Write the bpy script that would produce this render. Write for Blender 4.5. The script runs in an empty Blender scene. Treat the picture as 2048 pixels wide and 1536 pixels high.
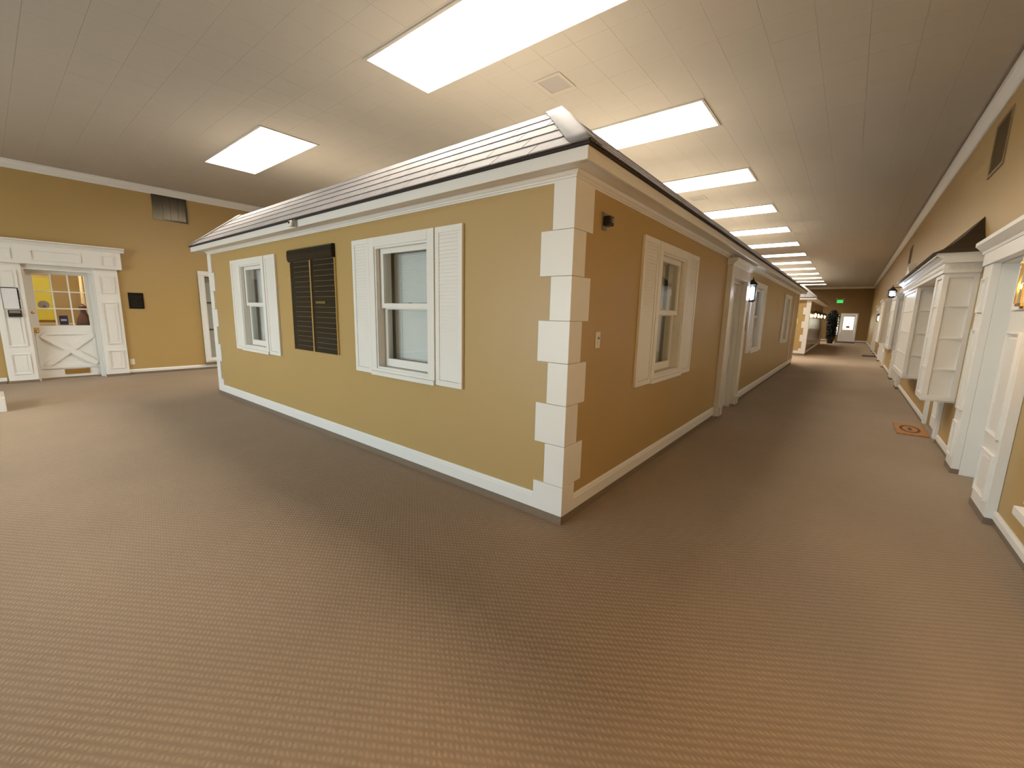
import bpy, bmesh, math, random
from mathutils import Vector, Matrix, Euler
random.seed(7)
sc = bpy.context.scene
COL = sc.collection

# ------------------------------------------------------------------ camera, world, exposure
F_PX = 834.945; YAW = -0.6731828; PIT = 0.1670288; ROL = 0.0232628
fw = Vector((math.sin(YAW)*math.cos(PIT), math.cos(YAW)*math.cos(PIT), -math.sin(PIT)))
rt = Vector((math.cos(YAW), -math.sin(YAW), 0)); up = rt.cross(fw)
cr, sr = math.cos(ROL), math.sin(ROL)
R_ = cr*rt + sr*up; U_ = -sr*rt + cr*up
cam_d = bpy.data.cameras.new('camera'); cam = bpy.data.objects.new('camera', cam_d); COL.objects.link(cam)
cam.matrix_world = Matrix(((R_.x, U_.x, -fw.x, 1.468), (R_.y, U_.y, -fw.y, -2.4363), (R_.z, U_.z, -fw.z, 1.5), (0, 0, 0, 1)))
cam_d.sensor_fit = 'HORIZONTAL'; cam_d.sensor_width = 36; cam_d.lens = F_PX/2048*36
cam_d.clip_start = 0.02; cam_d.clip_end = 300
sc.camera = cam
sc.view_settings.view_transform = 'Standard'; sc.view_settings.look = 'None'
sc.view_settings.gamma = 1; sc.view_settings.use_curve_mapping = False
sc.view_settings.exposure = 0.42
PANEL = 16.0                       # radiance of the ceiling panels
PANEL_COL = (1.0, 0.91, 0.78)
w = bpy.data.worlds.new('sky'); sc.world = w; w.use_nodes = True
nt = w.node_tree; bg = nt.nodes['Background']
sky = nt.nodes.new('ShaderNodeTexSky'); sky.sky_type = 'NISHITA'; sky.sun_disc = False
sky.sun_elevation = math.radians(48); sky.dust_density = 0.2; sky.ozone_density = 4.0; sky.sun_rotation = math.radians(200)
nt.links.new(sky.outputs[0], bg.inputs[0]); bg.inputs[1].default_value = 0.42

# daylight falling in through the glazed entrance behind the viewer
al = bpy.data.lights.new('entrance_daylight', 'AREA'); al.shape = 'RECTANGLE'; al.size = 6.4; al.size_y = 2.3; al.energy = 450; al.color = (0.74, 0.89, 1.0)
ao = bpy.data.objects.new('entrance_daylight', al); COL.objects.link(ao); ao.location = (-4.3, -10.1, 1.35); ao.rotation_euler = (math.radians(90), 0, 0)

# ------------------------------------------------------------------ materials
def mat(name, col, rough=0.5, metal=0.0, noise=0.0, nscale=8.0, bump=0.0, bscale=200.0, spec=0.5, emit=None, es=0.0):
    m = bpy.data.materials.new(name); m.use_nodes = True
    n = m.node_tree.nodes; l = m.node_tree.links; b = n['Principled BSDF']
    b.inputs['Base Color'].default_value = (*col, 1); b.inputs['Roughness'].default_value = rough
    b.inputs['Metallic'].default_value = metal; b.inputs['Specular IOR Level'].default_value = spec
    if noise or bump:
        g = n.new('ShaderNodeNewGeometry')
    if noise:
        t = n.new('ShaderNodeTexNoise'); t.inputs['Scale'].default_value = nscale; t.inputs['Detail'].default_value = 4
        l.new(g.outputs['Position'], t.inputs['Vector'])
        r = n.new('ShaderNodeMapRange'); r.inputs[3].default_value = 1-noise; r.inputs[4].default_value = 1+noise
        l.new(t.outputs[0], r.inputs[0])
        mx = n.new('ShaderNodeMix'); mx.data_type = 'RGBA'; mx.blend_type = 'MULTIPLY'; mx.inputs[0].default_value = 1
        mx.inputs[6].default_value = (*col, 1); l.new(r.outputs[0], mx.inputs[7]); l.new(mx.outputs[2], b.inputs['Base Color'])
    if bump:
        t2 = n.new('ShaderNodeTexNoise'); t2.inputs['Scale'].default_value = bscale; t2.inputs['Detail'].default_value = 2
        l.new(g.outputs['Position'], t2.inputs['Vector'])
        bp = n.new('ShaderNodeBump'); bp.inputs['Strength'].default_value = bump; bp.inputs['Distance'].default_value = 0.003
        l.new(t2.outputs[0], bp.inputs['Height']); l.new(bp.outputs[0], b.inputs['Normal'])
    if emit:
        b.inputs['Emission Color'].default_value = (*emit, 1); b.inputs['Emission Strength'].default_value = es
    return m

TAN = mat('tan_wall_paint', (0.46, 0.31, 0.115), 0.42, noise=0.03, nscale=1.2, bump=0.10, bscale=160)
BROWNW = mat('dark_brown_end_wall', (0.25, 0.15, 0.045), 0.5, noise=0.03, nscale=1.2)  # end wall toned darker than the tan of the other walls
WHITE = mat('white_trim_paint', (0.80, 0.78, 0.73), 0.38, noise=0.02, nscale=3)
WHITEG = mat('white_gloss_paint', (0.80, 0.78, 0.73), 0.25, noise=0.02, nscale=3)
CEIL = mat('ceiling_tile_paint', (0.50, 0.465, 0.405), 0.8, noise=0.03, nscale=2, bump=0.05, bscale=90)
SHING = mat('grey_shingle', (0.245, 0.226, 0.222), 0.75, noise=0.14, nscale=5, bump=0.4, bscale=350)
SHDARK = mat('shingle_underside', (0.035, 0.022, 0.018), 0.8, noise=0.1)
SHUND = mat('shingle_underlay', (0.085, 0.07, 0.066), 0.8, noise=0.1)
DECK = mat('roof_lid_bounce', (0.30, 0.27, 0.23), 0.85, noise=0.05)  # unseen roof top, its tone set for the light bounced onto the ceiling
BROWNROOF = mat('dark_brown_roof', (0.040, 0.024, 0.010), 0.55, noise=0.2, nscale=10, bump=0.3, bscale=120)
BLACK = mat('black_satin', (0.010, 0.009, 0.007), 0.25, noise=0.2, nscale=9, spec=0.3)
BLACKM = mat('black_iron', (0.012, 0.011, 0.012), 0.45, noise=0.1)
BRASS = mat('brass', (0.62, 0.43, 0.16), 0.28, metal=1.0, noise=0.06)
GOLD = mat('gold_edge', (0.62, 0.46, 0.20), 0.35, metal=0.6, noise=0.06)
GREYLINE = mat('pale_bronze_line', (0.20, 0.17, 0.12), 0.4, metal=0.5, noise=0.05)
GREYM = mat('brushed_grey_metal', (0.35, 0.34, 0.32), 0.35, metal=0.9, noise=0.1)
DARKM = mat('dark_vent_metal', (0.10, 0.085, 0.06), 0.25, metal=0.8, noise=0.2, nscale=4)
BLIND = mat('white_blind_slat', (0.88, 0.90, 0.90), 0.5, noise=0.02)
DARKIN = mat('dim_interior', (0.30, 0.26, 0.20), 0.9, noise=0.05)
PLATE = mat('ivory_plastic', (0.74, 0.70, 0.60), 0.4, noise=0.02)
COIR = mat('coir_mat', (0.42, 0.20, 0.07), 0.95, noise=0.25, nscale=25, bump=0.6, bscale=400)
COIRD = mat('coir_print', (0.10, 0.05, 0.025), 0.95, noise=0.2, nscale=30)
DMAT = mat('dark_door_mat', (0.03, 0.025, 0.022), 0.95, noise=0.2, nscale=30)
YELLOW = mat('yellow_shade', (0.80, 0.70, 0.10), 0.7, noise=0.03)
CREAM = mat('cream_drape', (0.75, 0.62, 0.42), 0.8, noise=0.05)
REDBR = mat('red_brown_glaze', (0.16, 0.055, 0.03), 0.4, noise=0.15)
BLUE = mat('navy_card', (0.01, 0.015, 0.06), 0.5, noise=0.05)
PAPER = mat('paper', (0.75, 0.73, 0.74), 0.7, noise=0.02)
GREYC = mat('grey_card', (0.42, 0.38, 0.36), 0.6, noise=0.05)
RED = mat('red_sign', (0.55, 0.03, 0.03), 0.5, noise=0.03)
LEAF = mat('dark_foliage', (0.006, 0.008, 0.004), 0.6, noise=0.4, nscale=12)
BARK = mat('brown_bark', (0.05, 0.03, 0.015), 0.8, noise=0.2)
PAVE = mat('outdoor_paving', (0.55, 0.53, 0.50), 0.9, noise=0.08)
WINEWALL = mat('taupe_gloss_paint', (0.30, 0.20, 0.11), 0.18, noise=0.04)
PANELM = mat('lit_diffuser', (0.8, 0.8, 0.8), 0.6, emit=PANEL_COL, es=PANEL)
def lens_falloff(m):                # prismatic lens: the panel throws most of its light straight down
    n = m.node_tree.nodes; l = m.node_tree.links; b = n['Principled BSDF']; g = n.new('ShaderNodeNewGeometry')
    d = n.new('ShaderNodeVectorMath'); d.operation = 'DOT_PRODUCT'; l.new(g.outputs['Incoming'], d.inputs[0]); l.new(g.outputs['Normal'], d.inputs[1])
    r = n.new('ShaderNodeMapRange'); r.inputs[1].default_value = 0.0; r.inputs[2].default_value = 1.0
    r.inputs[3].default_value = 0.12*PANEL; r.inputs[4].default_value = 1.50*PANEL
    l.new(d.outputs['Value'], r.inputs[0]); l.new(r.outputs[0], b.inputs['Emission Strength'])
lens_falloff(PANELM)
COOLB = mat('cool_bulb', (1, 1, 1), 0.5, emit=(0.62, 0.74, 1.0), es=45)
WARMB = mat('warm_bulb', (1, 1, 1), 0.5, emit=(1.0, 0.55, 0.24), es=16)
AMBERB = mat('amber_lit_glass', (1, 1, 1), 0.5, emit=(1.0, 0.72, 0.22), es=3.0)
EXITM = mat('green_exit_face', (0.02, 0.3, 0.06), 0.5, emit=(0.04, 0.75, 0.12), es=0.9)
EXITT = mat('exit_letters', (0.01, 0.16, 0.03), 0.5, emit=(0.01, 0.22, 0.04), es=0.7)

def glass_mat(name, tint=(0.95, 0.96, 0.95), gl=0.02):
    m = bpy.data.materials.new(name); m.use_nodes = True
    n = m.node_tree.nodes; l = m.node_tree.links
    for x in list(n): n.remove(x)
    o = n.new('ShaderNodeOutputMaterial'); tr = n.new('ShaderNodeBsdfTransparent'); gs = n.new('ShaderNodeBsdfGlossy')
    tr.inputs[0].default_value = (*tint, 1); gs.inputs['Roughness'].default_value = gl
    fr = n.new('ShaderNodeFresnel'); ge = n.new('ShaderNodeNewGeometry'); io = n.new('ShaderNodeMapRange')
    io.inputs[3].default_value = 1.5; io.inputs[4].default_value = 1/1.5      # same reflectance on both faces of a pane
    l.new(ge.outputs['Backfacing'], io.inputs[0]); l.new(io.outputs[0], fr.inputs[0])
    tx = n.new('ShaderNodeTexNoise'); tx.inputs['Scale'].default_value = 1.5
    bp = n.new('ShaderNodeBump'); bp.inputs['Strength'].default_value = 0.02; l.new(tx.outputs[0], bp.inputs['Height']); l.new(bp.outputs[0], gs.inputs['Normal'])
    mx = n.new('ShaderNodeMixShader'); l.new(fr.outputs[0], mx.inputs[0]); l.new(tr.outputs[0], mx.inputs[1]); l.new(gs.outputs[0], mx.inputs[2])
    l.new(mx.outputs[0], o.inputs[0]); return m
GLASS = glass_mat('window_glass')

def carpet():
    m = bpy.data.materials.new('brown_loop_carpet'); m.use_nodes = True
    n = m.node_tree.nodes; l = m.node_tree.links; b = n['Principled BSDF']
    b.inputs['Roughness'].default_value = 0.9; b.inputs['Specular IOR Level'].default_value = 0.15
    b.inputs['Sheen Weight'].default_value = 0.15
    g = n.new('ShaderNodeNewGeometry')
    mp = n.new('ShaderNodeMapping'); mp.vector_type = 'TEXTURE'; mp.inputs['Rotation'].default_value = (0, 0, math.radians(33))
    l.new(g.outputs['Position'], mp.inputs[0])
    wob = n.new('ShaderNodeTexNoise'); wob.inputs['Scale'].default_value = 45; wob.inputs['Detail'].default_value = 2
    l.new(g.outputs['Position'], wob.inputs['Vector'])
    sx = n.new('ShaderNodeSeparateXYZ'); l.new(mp.outputs[0], sx.inputs[0])
    def M(op, a, bb=None):
        x = n.new('ShaderNodeMath'); x.operation = op
        for i, v in enumerate((a, bb)):
            if v is None: continue
            if isinstance(v, (int, float)): x.inputs[i].default_value = v
            else: l.new(v, x.inputs[i])
        return x.outputs[0]
    P = 0.0215; Q = 0.031
    wv = M('MULTIPLY', M('SUBTRACT', wob.outputs[0], 0.5), 2.2)
    px = M('ADD', M('MULTIPLY', sx.outputs[0], 2*math.pi/P), wv)
    qy = M('ADD', M('MULTIPLY', sx.outputs[1], 2*math.pi/Q), wv)
    px2 = M('ADD', px, M('MULTIPLY', qy, 0.5))
    row = M('MULTIPLY', M('ADD', M('SINE', qy), 1), 0.5)
    lp = M('MULTIPLY', M('ADD', M('SINE', px2), 1), 0.5)
    h = M('ADD', M('MULTIPLY', row, 0.42), M('MULTIPLY', M('MULTIPLY', lp, row), 0.62))
    fib = n.new('ShaderNodeTexNoise'); fib.inputs['Scale'].default_value = 420; fib.inputs['Detail'].default_value = 2
    l.new(g.outputs['Position'], fib.inputs['Vector'])
    h2 = M('ADD', h, M('MULTIPLY', fib.outputs[0], 0.25))
    bp = n.new('ShaderNodeBump'); bp.inputs['Strength'].default_value = 0.65; bp.inputs['Distance'].default_value = 0.006
    l.new(h2, bp.inputs['Height']); l.new(bp.outputs[0], b.inputs['Normal'])
    big = n.new('ShaderNodeTexNoise'); big.inputs['Scale'].default_value = 0.7; big.inputs['Detail'].default_value = 5
    l.new(g.outputs['Position'], big.inputs['Vector'])
    r = n.new('ShaderNodeMapRange'); r.inputs[1].default_value = 0.3; r.inputs[2].default_value = 0.7; r.inputs[3].default_value = 0.93; r.inputs[4].default_value = 1.07
    l.new(big.outputs[0], r.inputs[0])
    r2 = n.new('ShaderNodeMapRange'); r2.inputs[3].default_value = 0.80; r2.inputs[4].default_value = 1.08; l.new(h2, r2.inputs[0])  # fibre shading in the valleys between loops, put into the colour
    k = M('MULTIPLY', r.outputs[0], r2.outputs[0])
    mx = n.new('ShaderNodeMix'); mx.data_type = 'RGBA'; mx.blend_type = 'MULTIPLY'; mx.inputs[0].default_value = 1
    mx.inputs[6].default_value = (0.345, 0.255, 0.17, 1); l.new(k, mx.inputs[7]); l.new(mx.outputs[2], b.inputs['Base Color'])
    return m
CARPET = carpet()
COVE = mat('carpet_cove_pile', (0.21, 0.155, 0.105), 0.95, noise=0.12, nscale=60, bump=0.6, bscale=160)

# ------------------------------------------------------------------ helpers
ROOT = {}
def frame(o, u, v): # local (u along, v out of the wall, z up) -> world
    u = Vector(u); v = Vector(v); o = Vector(o)
    return Matrix(((u.x, v.x, 0, o.x), (u.y, v.y, 0, o.y), (u.z, v.z, 1, o.z), (0, 0, 0, 1)))
ID = Matrix.Identity(4)

class MB:
    def __init__(s, M=ID): s.v = []; s.f = []; s.M = M
    def add(s, vs, fs):
        k = len(s.v); s.v += [s.M @ Vector(p) for p in vs]; s.f += [tuple(i+k for i in f) for f in fs]; return s
    def box(s, a0, a1, b0, b1, c0, c1):
        return s.add([(a0,b0,c0),(a1,b0,c0),(a1,b1,c0),(a0,b1,c0),(a0,b0,c1),(a1,b0,c1),(a1,b1,c1),(a0,b1,c1)],
                     [(0,3,2,1),(4,5,6,7),(0,1,5,4),(1,2,6,5),(2,3,7,6),(3,0,4,7)])
    def prism(s, prof, a0, a1):            # prof: (v, z) outline, extruded along u
        n = len(prof); vs = [(a0, p[0], p[1]) for p in prof] + [(a1, p[0], p[1]) for p in prof]
        return s.add(vs, [tuple(range(n)), tuple(range(2*n-1, n-1, -1))] + [(i, (i+1) % n, n+(i+1) % n, n+i) for i in range(n)])
    def miter(s, prof, a0, a1, m0, m1):    # like prism, ends mitred: the run grows by m * v at either end
        n = len(prof); vs = [(a0-m0*p[0], p[0], p[1]) for p in prof] + [(a1+m1*p[0], p[0], p[1]) for p in prof]
        return s.add(vs, [tuple(range(n)), tuple(range(2*n-1, n-1, -1))] + [(i, (i+1) % n, n+(i+1) % n, n+i) for i in range(n)])
    def prismv(s, prof, b0, b1):           # prof: (u, z) outline, extruded along v
        n = len(prof); vs = [(p[0], b0, p[1]) for p in prof] + [(p[0], b1, p[1]) for p in prof]
        return s.add(vs, [tuple(range(n)), tuple(range(2*n-1, n-1, -1))] + [(i, (i+1) % n, n+(i+1) % n, n+i) for i in range(n)])
    def ring(s, a0, a1, c0, c1, wd, b0, b1):  # rectangular frame
        s.box(a0, a1, b0, b1, c0, c0+wd); s.box(a0, a1, b0, b1, c1-wd, c1)
        s.box(a0, a0+wd, b0, b1, c0+wd, c1-wd); s.box(a1-wd, a1, b0, b1, c0+wd, c1-wd); return s
    def lathe(s, prof, c, n=14, ax='z'):
        vs = []
        for r, h in prof:
            for i in range(n):
                t = 2*math.pi*i/n; x, y = r*math.cos(t), r*math.sin(t)
                p = (x, y, h) if ax == 'z' else ((x, h, y) if ax == 'v' else (h, x, y))
                vs.append((p[0]+c[0], p[1]+c[1], p[2]+c[2]))
        k = len(prof)
        fs = [(j*n+i, j*n+(i+1) % n, (j+1)*n+(i+1) % n, (j+1)*n+i) for j in range(k-1) for i in range(n)]
        fs += [tuple(range(n)), tuple(range((k-1)*n, k*n))]
        return s.add(vs, fs)
    def tube(s, pts, r, n=8):
        pts = [Vector(p) for p in pts]; vs = []; fs = []
        for j, p in enumerate(pts):
            d = (pts[min(j+1, len(pts)-1)] - pts[max(j-1, 0)]).normalized()
            a = d.cross(Vector((0, 0, 1)));  a = a.normalized() if a.length > 1e-4 else Vector((1, 0, 0)); b = d.cross(a)
            vs += [tuple(p + r*(math.cos(2*math.pi*i/n)*a + math.sin(2*math.pi*i/n)*b)) for i in range(n)]
        for j in range(len(pts)-1): fs += [(j*n+i, j*n+(i+1) % n, (j+1)*n+(i+1) % n, (j+1)*n+i) for i in range(n)]
        fs += [tuple(range(n)), tuple(range((len(pts)-1)*n, len(pts)*n))]
        return s.add(vs, fs)
    def mesh(s, name, m, off=Vector((0,0,0)), smooth=False):
        me = bpy.data.meshes.new(name)
        me.from_pydata([tuple(p-off) for p in s.v], [], s.f); 
        bm = bmesh.new(); bm.from_mesh(me); bmesh.ops.recalc_face_normals(bm, faces=bm.faces); bm.to_mesh(me); bm.free()
        me.materials.append(m)
        if smooth:
            for p in me.polygons: p.use_smooth = True
        return me
    def build(s, name, m, parent=None, label=None, smooth=False, bevel=0.0, kind=None):
        if parent is not None: off = ROOT[parent]
        else:
            xs = [p.x for p in s.v]; ys = [p.y for p in s.v]; zs = [p.z for p in s.v]
            off = Vector(((min(xs)+max(xs))/2, (min(ys)+max(ys))/2, min(zs)))
        o = bpy.data.objects.new(name, s.mesh(name, m, off, smooth)); COL.objects.link(o)
        if parent is not None: o.parent = parent
        else: o.location = off
        ROOT[o] = off.copy()
        if label: o['label'] = label
        if kind: o['kind'] = kind
        if bevel:
            b = o.modifiers.new('bevel', 'BEVEL'); b.width = bevel; b.segments = 2; b.limit_method = 'ANGLE'
        return o

def tag(o, label, cat, group=None, kind=None):
    o['label'] = label; o['category'] = cat
    if group: o['group'] = group
    if kind: o['kind'] = kind
    return o
def thing(name, loc, label, cat, group=None, kind=None):
    o = bpy.data.objects.new(name, None); COL.objects.link(o); o.location = loc; o.empty_display_size = 0.1
    ROOT[o] = Vector(loc); return tag(o, label, cat, group, kind)
def inst(me, name, parent, pos, rot=None):  # shared-mesh part
    o = bpy.data.objects.new(name, me); COL.objects.link(o); o.parent = parent
    o.location = Vector(pos) - ROOT[parent]
    if rot is not None: o.rotation_euler = rot
    ROOT[o] = Vector(pos); return o
def copy_tree(o, delta, label):
    def cp(x, p):
        c = x.copy(); COL.objects.link(c)
        if p is not None: c.parent = p
        for ch in x.children: cp(ch, c)
        return c
    c = cp(o, None); c.location = o.location + Vector(delta); c['label'] = label
    return c
def wall_mb(M, u0, u1, z0, z1, t, holes):   # wall slab from v=-t to v=0 with rectangular openings
    b = MB(M); us = sorted({u0, u1, *[h[0] for h in holes], *[h[1] for h in holes]}); zs = sorted({z0, z1, *[h[2] for h in holes], *[h[3] for h in holes]})
    for i in range(len(us)-1):
        for j in range(len(zs)-1):
            uc = (us[i]+us[i+1])/2; zc = (zs[j]+zs[j+1])/2
            if any(h[0] < uc < h[1] and h[2] < zc < h[3] for h in holes): continue
            b.box(us[i], us[i+1], -t, 0, zs[j], zs[j+1])
    return b

XL, XR, YF, YB, ZC = -10.6, 2.50, -9.6, 37.5, 4.0
FL = frame((XL, 0, 0), (0, 1, 0), (1, 0, 0))      # left wall, u = y
FR = frame((XR, 0, 0), (0, 1, 0), (-1, 0, 0))     # right wall, u = y
FB = frame((0, YB, 0), (1, 0, 0), (0, -1, 0))     # far end wall, u = x
FA = frame((0, 0, 0), (1, 0, 0), (0, -1, 0))      # front face of the house, u = x
FS = frame((0, 0, 0), (0, 1, 0), (1, 0, 0))       # corridor side of the house, u = y

# ------------------------------------------------------------------ room shell
fl = MB().box(-14.2, 3.4, YF-0.2, YB+0.2, -0.15, 0).build('floor', CARPET)
tag(fl, 'brown loop pile carpet covering the whole hall floor', 'floor', kind='structure')
wl = wall_mb(FL, YF, YB, 0, ZC, 0.16, [(-1.90, -1.00, 0, 2.14)]).build('wall_left', TAN)
tag(wl, 'tan painted wall behind the crossbuck door', 'wall', kind='structure')
DR = [(2.62, 3.54, 0, 2.07), (5.07, 5.96, 0, 2.05), (10.85, 12.4, 0, 2.05), (16.65, 19.0, 0, 2.05), (24.25, 26.0, 0, 2.05)]
wr = wall_mb(FR, YF, YB, 0, ZC, 0.16, DR).build('wall_right', TAN)
tag(wr, 'long tan wall of the corridor behind the bay windows', 'wall', kind='structure')
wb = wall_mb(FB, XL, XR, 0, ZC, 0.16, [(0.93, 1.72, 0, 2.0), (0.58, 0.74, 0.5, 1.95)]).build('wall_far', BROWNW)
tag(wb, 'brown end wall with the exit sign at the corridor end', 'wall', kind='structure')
FN = frame((0, YF, 0), (1, 0, 0), (0, 1, 0))
wf = wall_mb(FN, XL, XR, 0, ZC, 0.16, [(-7.5, -1.1, 0.12, 2.5)]).build('wall_near', TAN)
tag(wf, 'tan wall closing the hall behind the viewer', 'wall', kind='structure')
# ceiling: backing slab plus square tiles
ce = MB().box(XL-0.16, XR+0.16, YF-0.16, YB+0.16, ZC+0.012, ZC+0.2).build('ceiling', CEIL)
tag(ce, 'cream tiled ceiling over the whole hall', 'ceiling', kind='structure')
T = 0.36; g = 0.0007
tm = bpy.data.meshes.new('ceiling_tile')
def tile_vs(x, y, z0): return [(x-T/2+g, y-T/2+g, z0), (x+T/2-g, y-T/2+g, z0), (x+T/2-g, y+T/2-g, z0), (x-T/2+g, y+T/2-g, z0)]
tb = MB(); tb.add(tile_vs(0, 0, 0) + tile_vs(0, 0, 0.012), [(0,3,2,1),(4,5,6,7),(0,1,5,4),(1,2,6,5),(2,3,7,6),(3,0,4,7)])
tm = tb.mesh('ceiling_tile', CEIL)
cx = -0.15 + T/2; cy = 0.22 + T/2
cells = []
for i in range(-40, 12):
    for j in range(-30, 110):
        x = cx+i*T; y = cy+j*T
        if XL+T/2-0.05 < x < XR-T/2+0.05 and YF < y < YB-T/2: cells.append((x, y))
def seen(x, y):
    d = Vector((x, y, ZC)) - Vector((1.468, -2.4363, 1.5)); z = d.dot(fw)
    if z < 0.3: return False
    a = 1024+F_PX*d.dot(R_)/z; b = 768-F_PX*d.dot(U_)/z
    return -60 < a < 2108 and -60 < b < 700
cells.sort(key=lambda c: (not seen(*c), (c[0]-1.468)**2 + (c[1]+2.4363)**2))
for x, y in cells[:295]: inst(tm, 'ceiling_tile', ce, (x, y, ZC))
st = MB()
for x, y in cells[295:]:
    st.add(tile_vs(x, y, ZC) + tile_vs(x, y, ZC+0.012), [(0,3,2,1),(4,5,6,7),(0,1,5,4),(1,2,6,5),(2,3,7,6),(3,0,4,7)])
st.build('ceiling_tiles', CEIL, ce, kind='stuff')

CROWN = [(0, 3.86), (0.018, 3.86), (0.022, 3.885), (0.06, 3.93), (0.085, 3.975), (0.10, 3.98), (0.10, 4.0), (0, 4.0)]
tag(MB(FL).prism(CROWN, YF, YB).build('trim_left', WHITE), 'white crown moulding along the top of the crossbuck door wall', 'moulding', kind='structure')
tag(MB(FR).prism(CROWN, YF, YB).build('trim_right', WHITE), 'white crown moulding along the top of the bay window wall', 'moulding', kind='structure')
tag(MB(FB).prism(CROWN, XL, XR).build('trim_far', WHITE), 'white crown moulding on the far end wall', 'moulding', kind='structure')
def base_run(M, spans, name, label, zb=0.05, zt=0.115):
    b = MB(M); c = MB(M)
    for a0, a1 in spans:
        b.prism([(0, zb), (0.018, zb), (0.018, zt-0.02), (0.010, zt), (0, zt)], a0, a1); c.box(a0, a1, 0, 0.012, 0, zb)
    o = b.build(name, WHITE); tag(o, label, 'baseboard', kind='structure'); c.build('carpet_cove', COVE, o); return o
base_run(FL, [(YF, -2.32), (-0.62, YB)], 'baseboard_left', 'thin white baseboard over carpet cove along the crossbuck door wall')
base_run(FR, [(YF, 2.16), (3.86, 4.93), (6.10, 10.4), (12.84, 16.2), (19.5, 23.8), (26.4, YB)], 'baseboard_right', 'white baseboard over carpet cove along the bay window wall')
base_run(FB, [(XL, 0.55), (1.85, XR)], 'baseboard_far', 'white baseboard on the far end wall')

wg = thing('window_8', (-4.3, YF, 0.12), 'wide glazed entrance in the wall behind the viewer', 'window', kind='structure')
b = MB(FN); b.ring(-7.5, -1.1, 0.12, 2.5, 0.06, -0.12, -0.04)
for i in range(1, 5): b.box(-7.5+i*1.28-0.025, -7.5+i*1.28+0.025, -0.11, -0.05, 0.18, 2.44)
b.build('mullion_frame', WHITE, wg)
for i in range(5): MB(FN).box(-7.44+i*1.264, -7.44+(i+1)*1.264, -0.083, -0.078, 0.18, 2.44).build('pane', GLASS, wg)
# ------------------------------------------------------------------ ceiling lights
def ceiling_light(x0, x1, y0, label, pm=PANELM):
    y1 = y0+0.79
    o = thing('ceiling_light', ((x0+x1)/2, (y0+y1)/2, ZC), label, 'ceiling light', 'ceiling light panels')
    f = MB()
    for a in ((x0-0.03, x1+0.03, y0-0.03, y0), (x0-0.03, x1+0.03, y1, y1+0.03), (x0-0.03, x0, y0, y1), (x1, x1+0.03, y0, y1)): f.box(*a, ZC-0.012, ZC-0.0005)
    f.build('frame', CEIL, o)
    MB().box(x0+0.001, x1-0.001, y0+0.001, y1-0.001, ZC-0.008, ZC-0.001).build('diffuser', pm, o)
    return o
ORD = ['nearest', 'second', 'third', 'fourth', 'fifth', 'sixth', 'seventh', 'eighth', 'ninth', 'tenth', 'eleventh', 'twelfth', 'thirteenth']
for k in range(13):
    lab = ('large white light panel above the roof corner, nearest of the corridor row' if k == 0 else
           f'white light panel in the corridor ceiling row, {ORD[k]} counted from the roof corner')
    ceiling_light(-2.664, -0.20, 0.275+2.79*k, lab)
ceiling_light(-7.655, -5.28, 0.275, 'single white light panel above the far end of the shingled roof')
for k, t in ((1, 'first'), (2, 'second')):
    ceiling_light(-7.655, -5.28, 0.275+2.79*k, f'white light panel hidden behind the roof over the side passage, {t} from the front')
ceiling_light(-7.655, -5.28, -5.3, 'white light panel on the ceiling behind the viewer, towards the crossbuck door')

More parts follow.
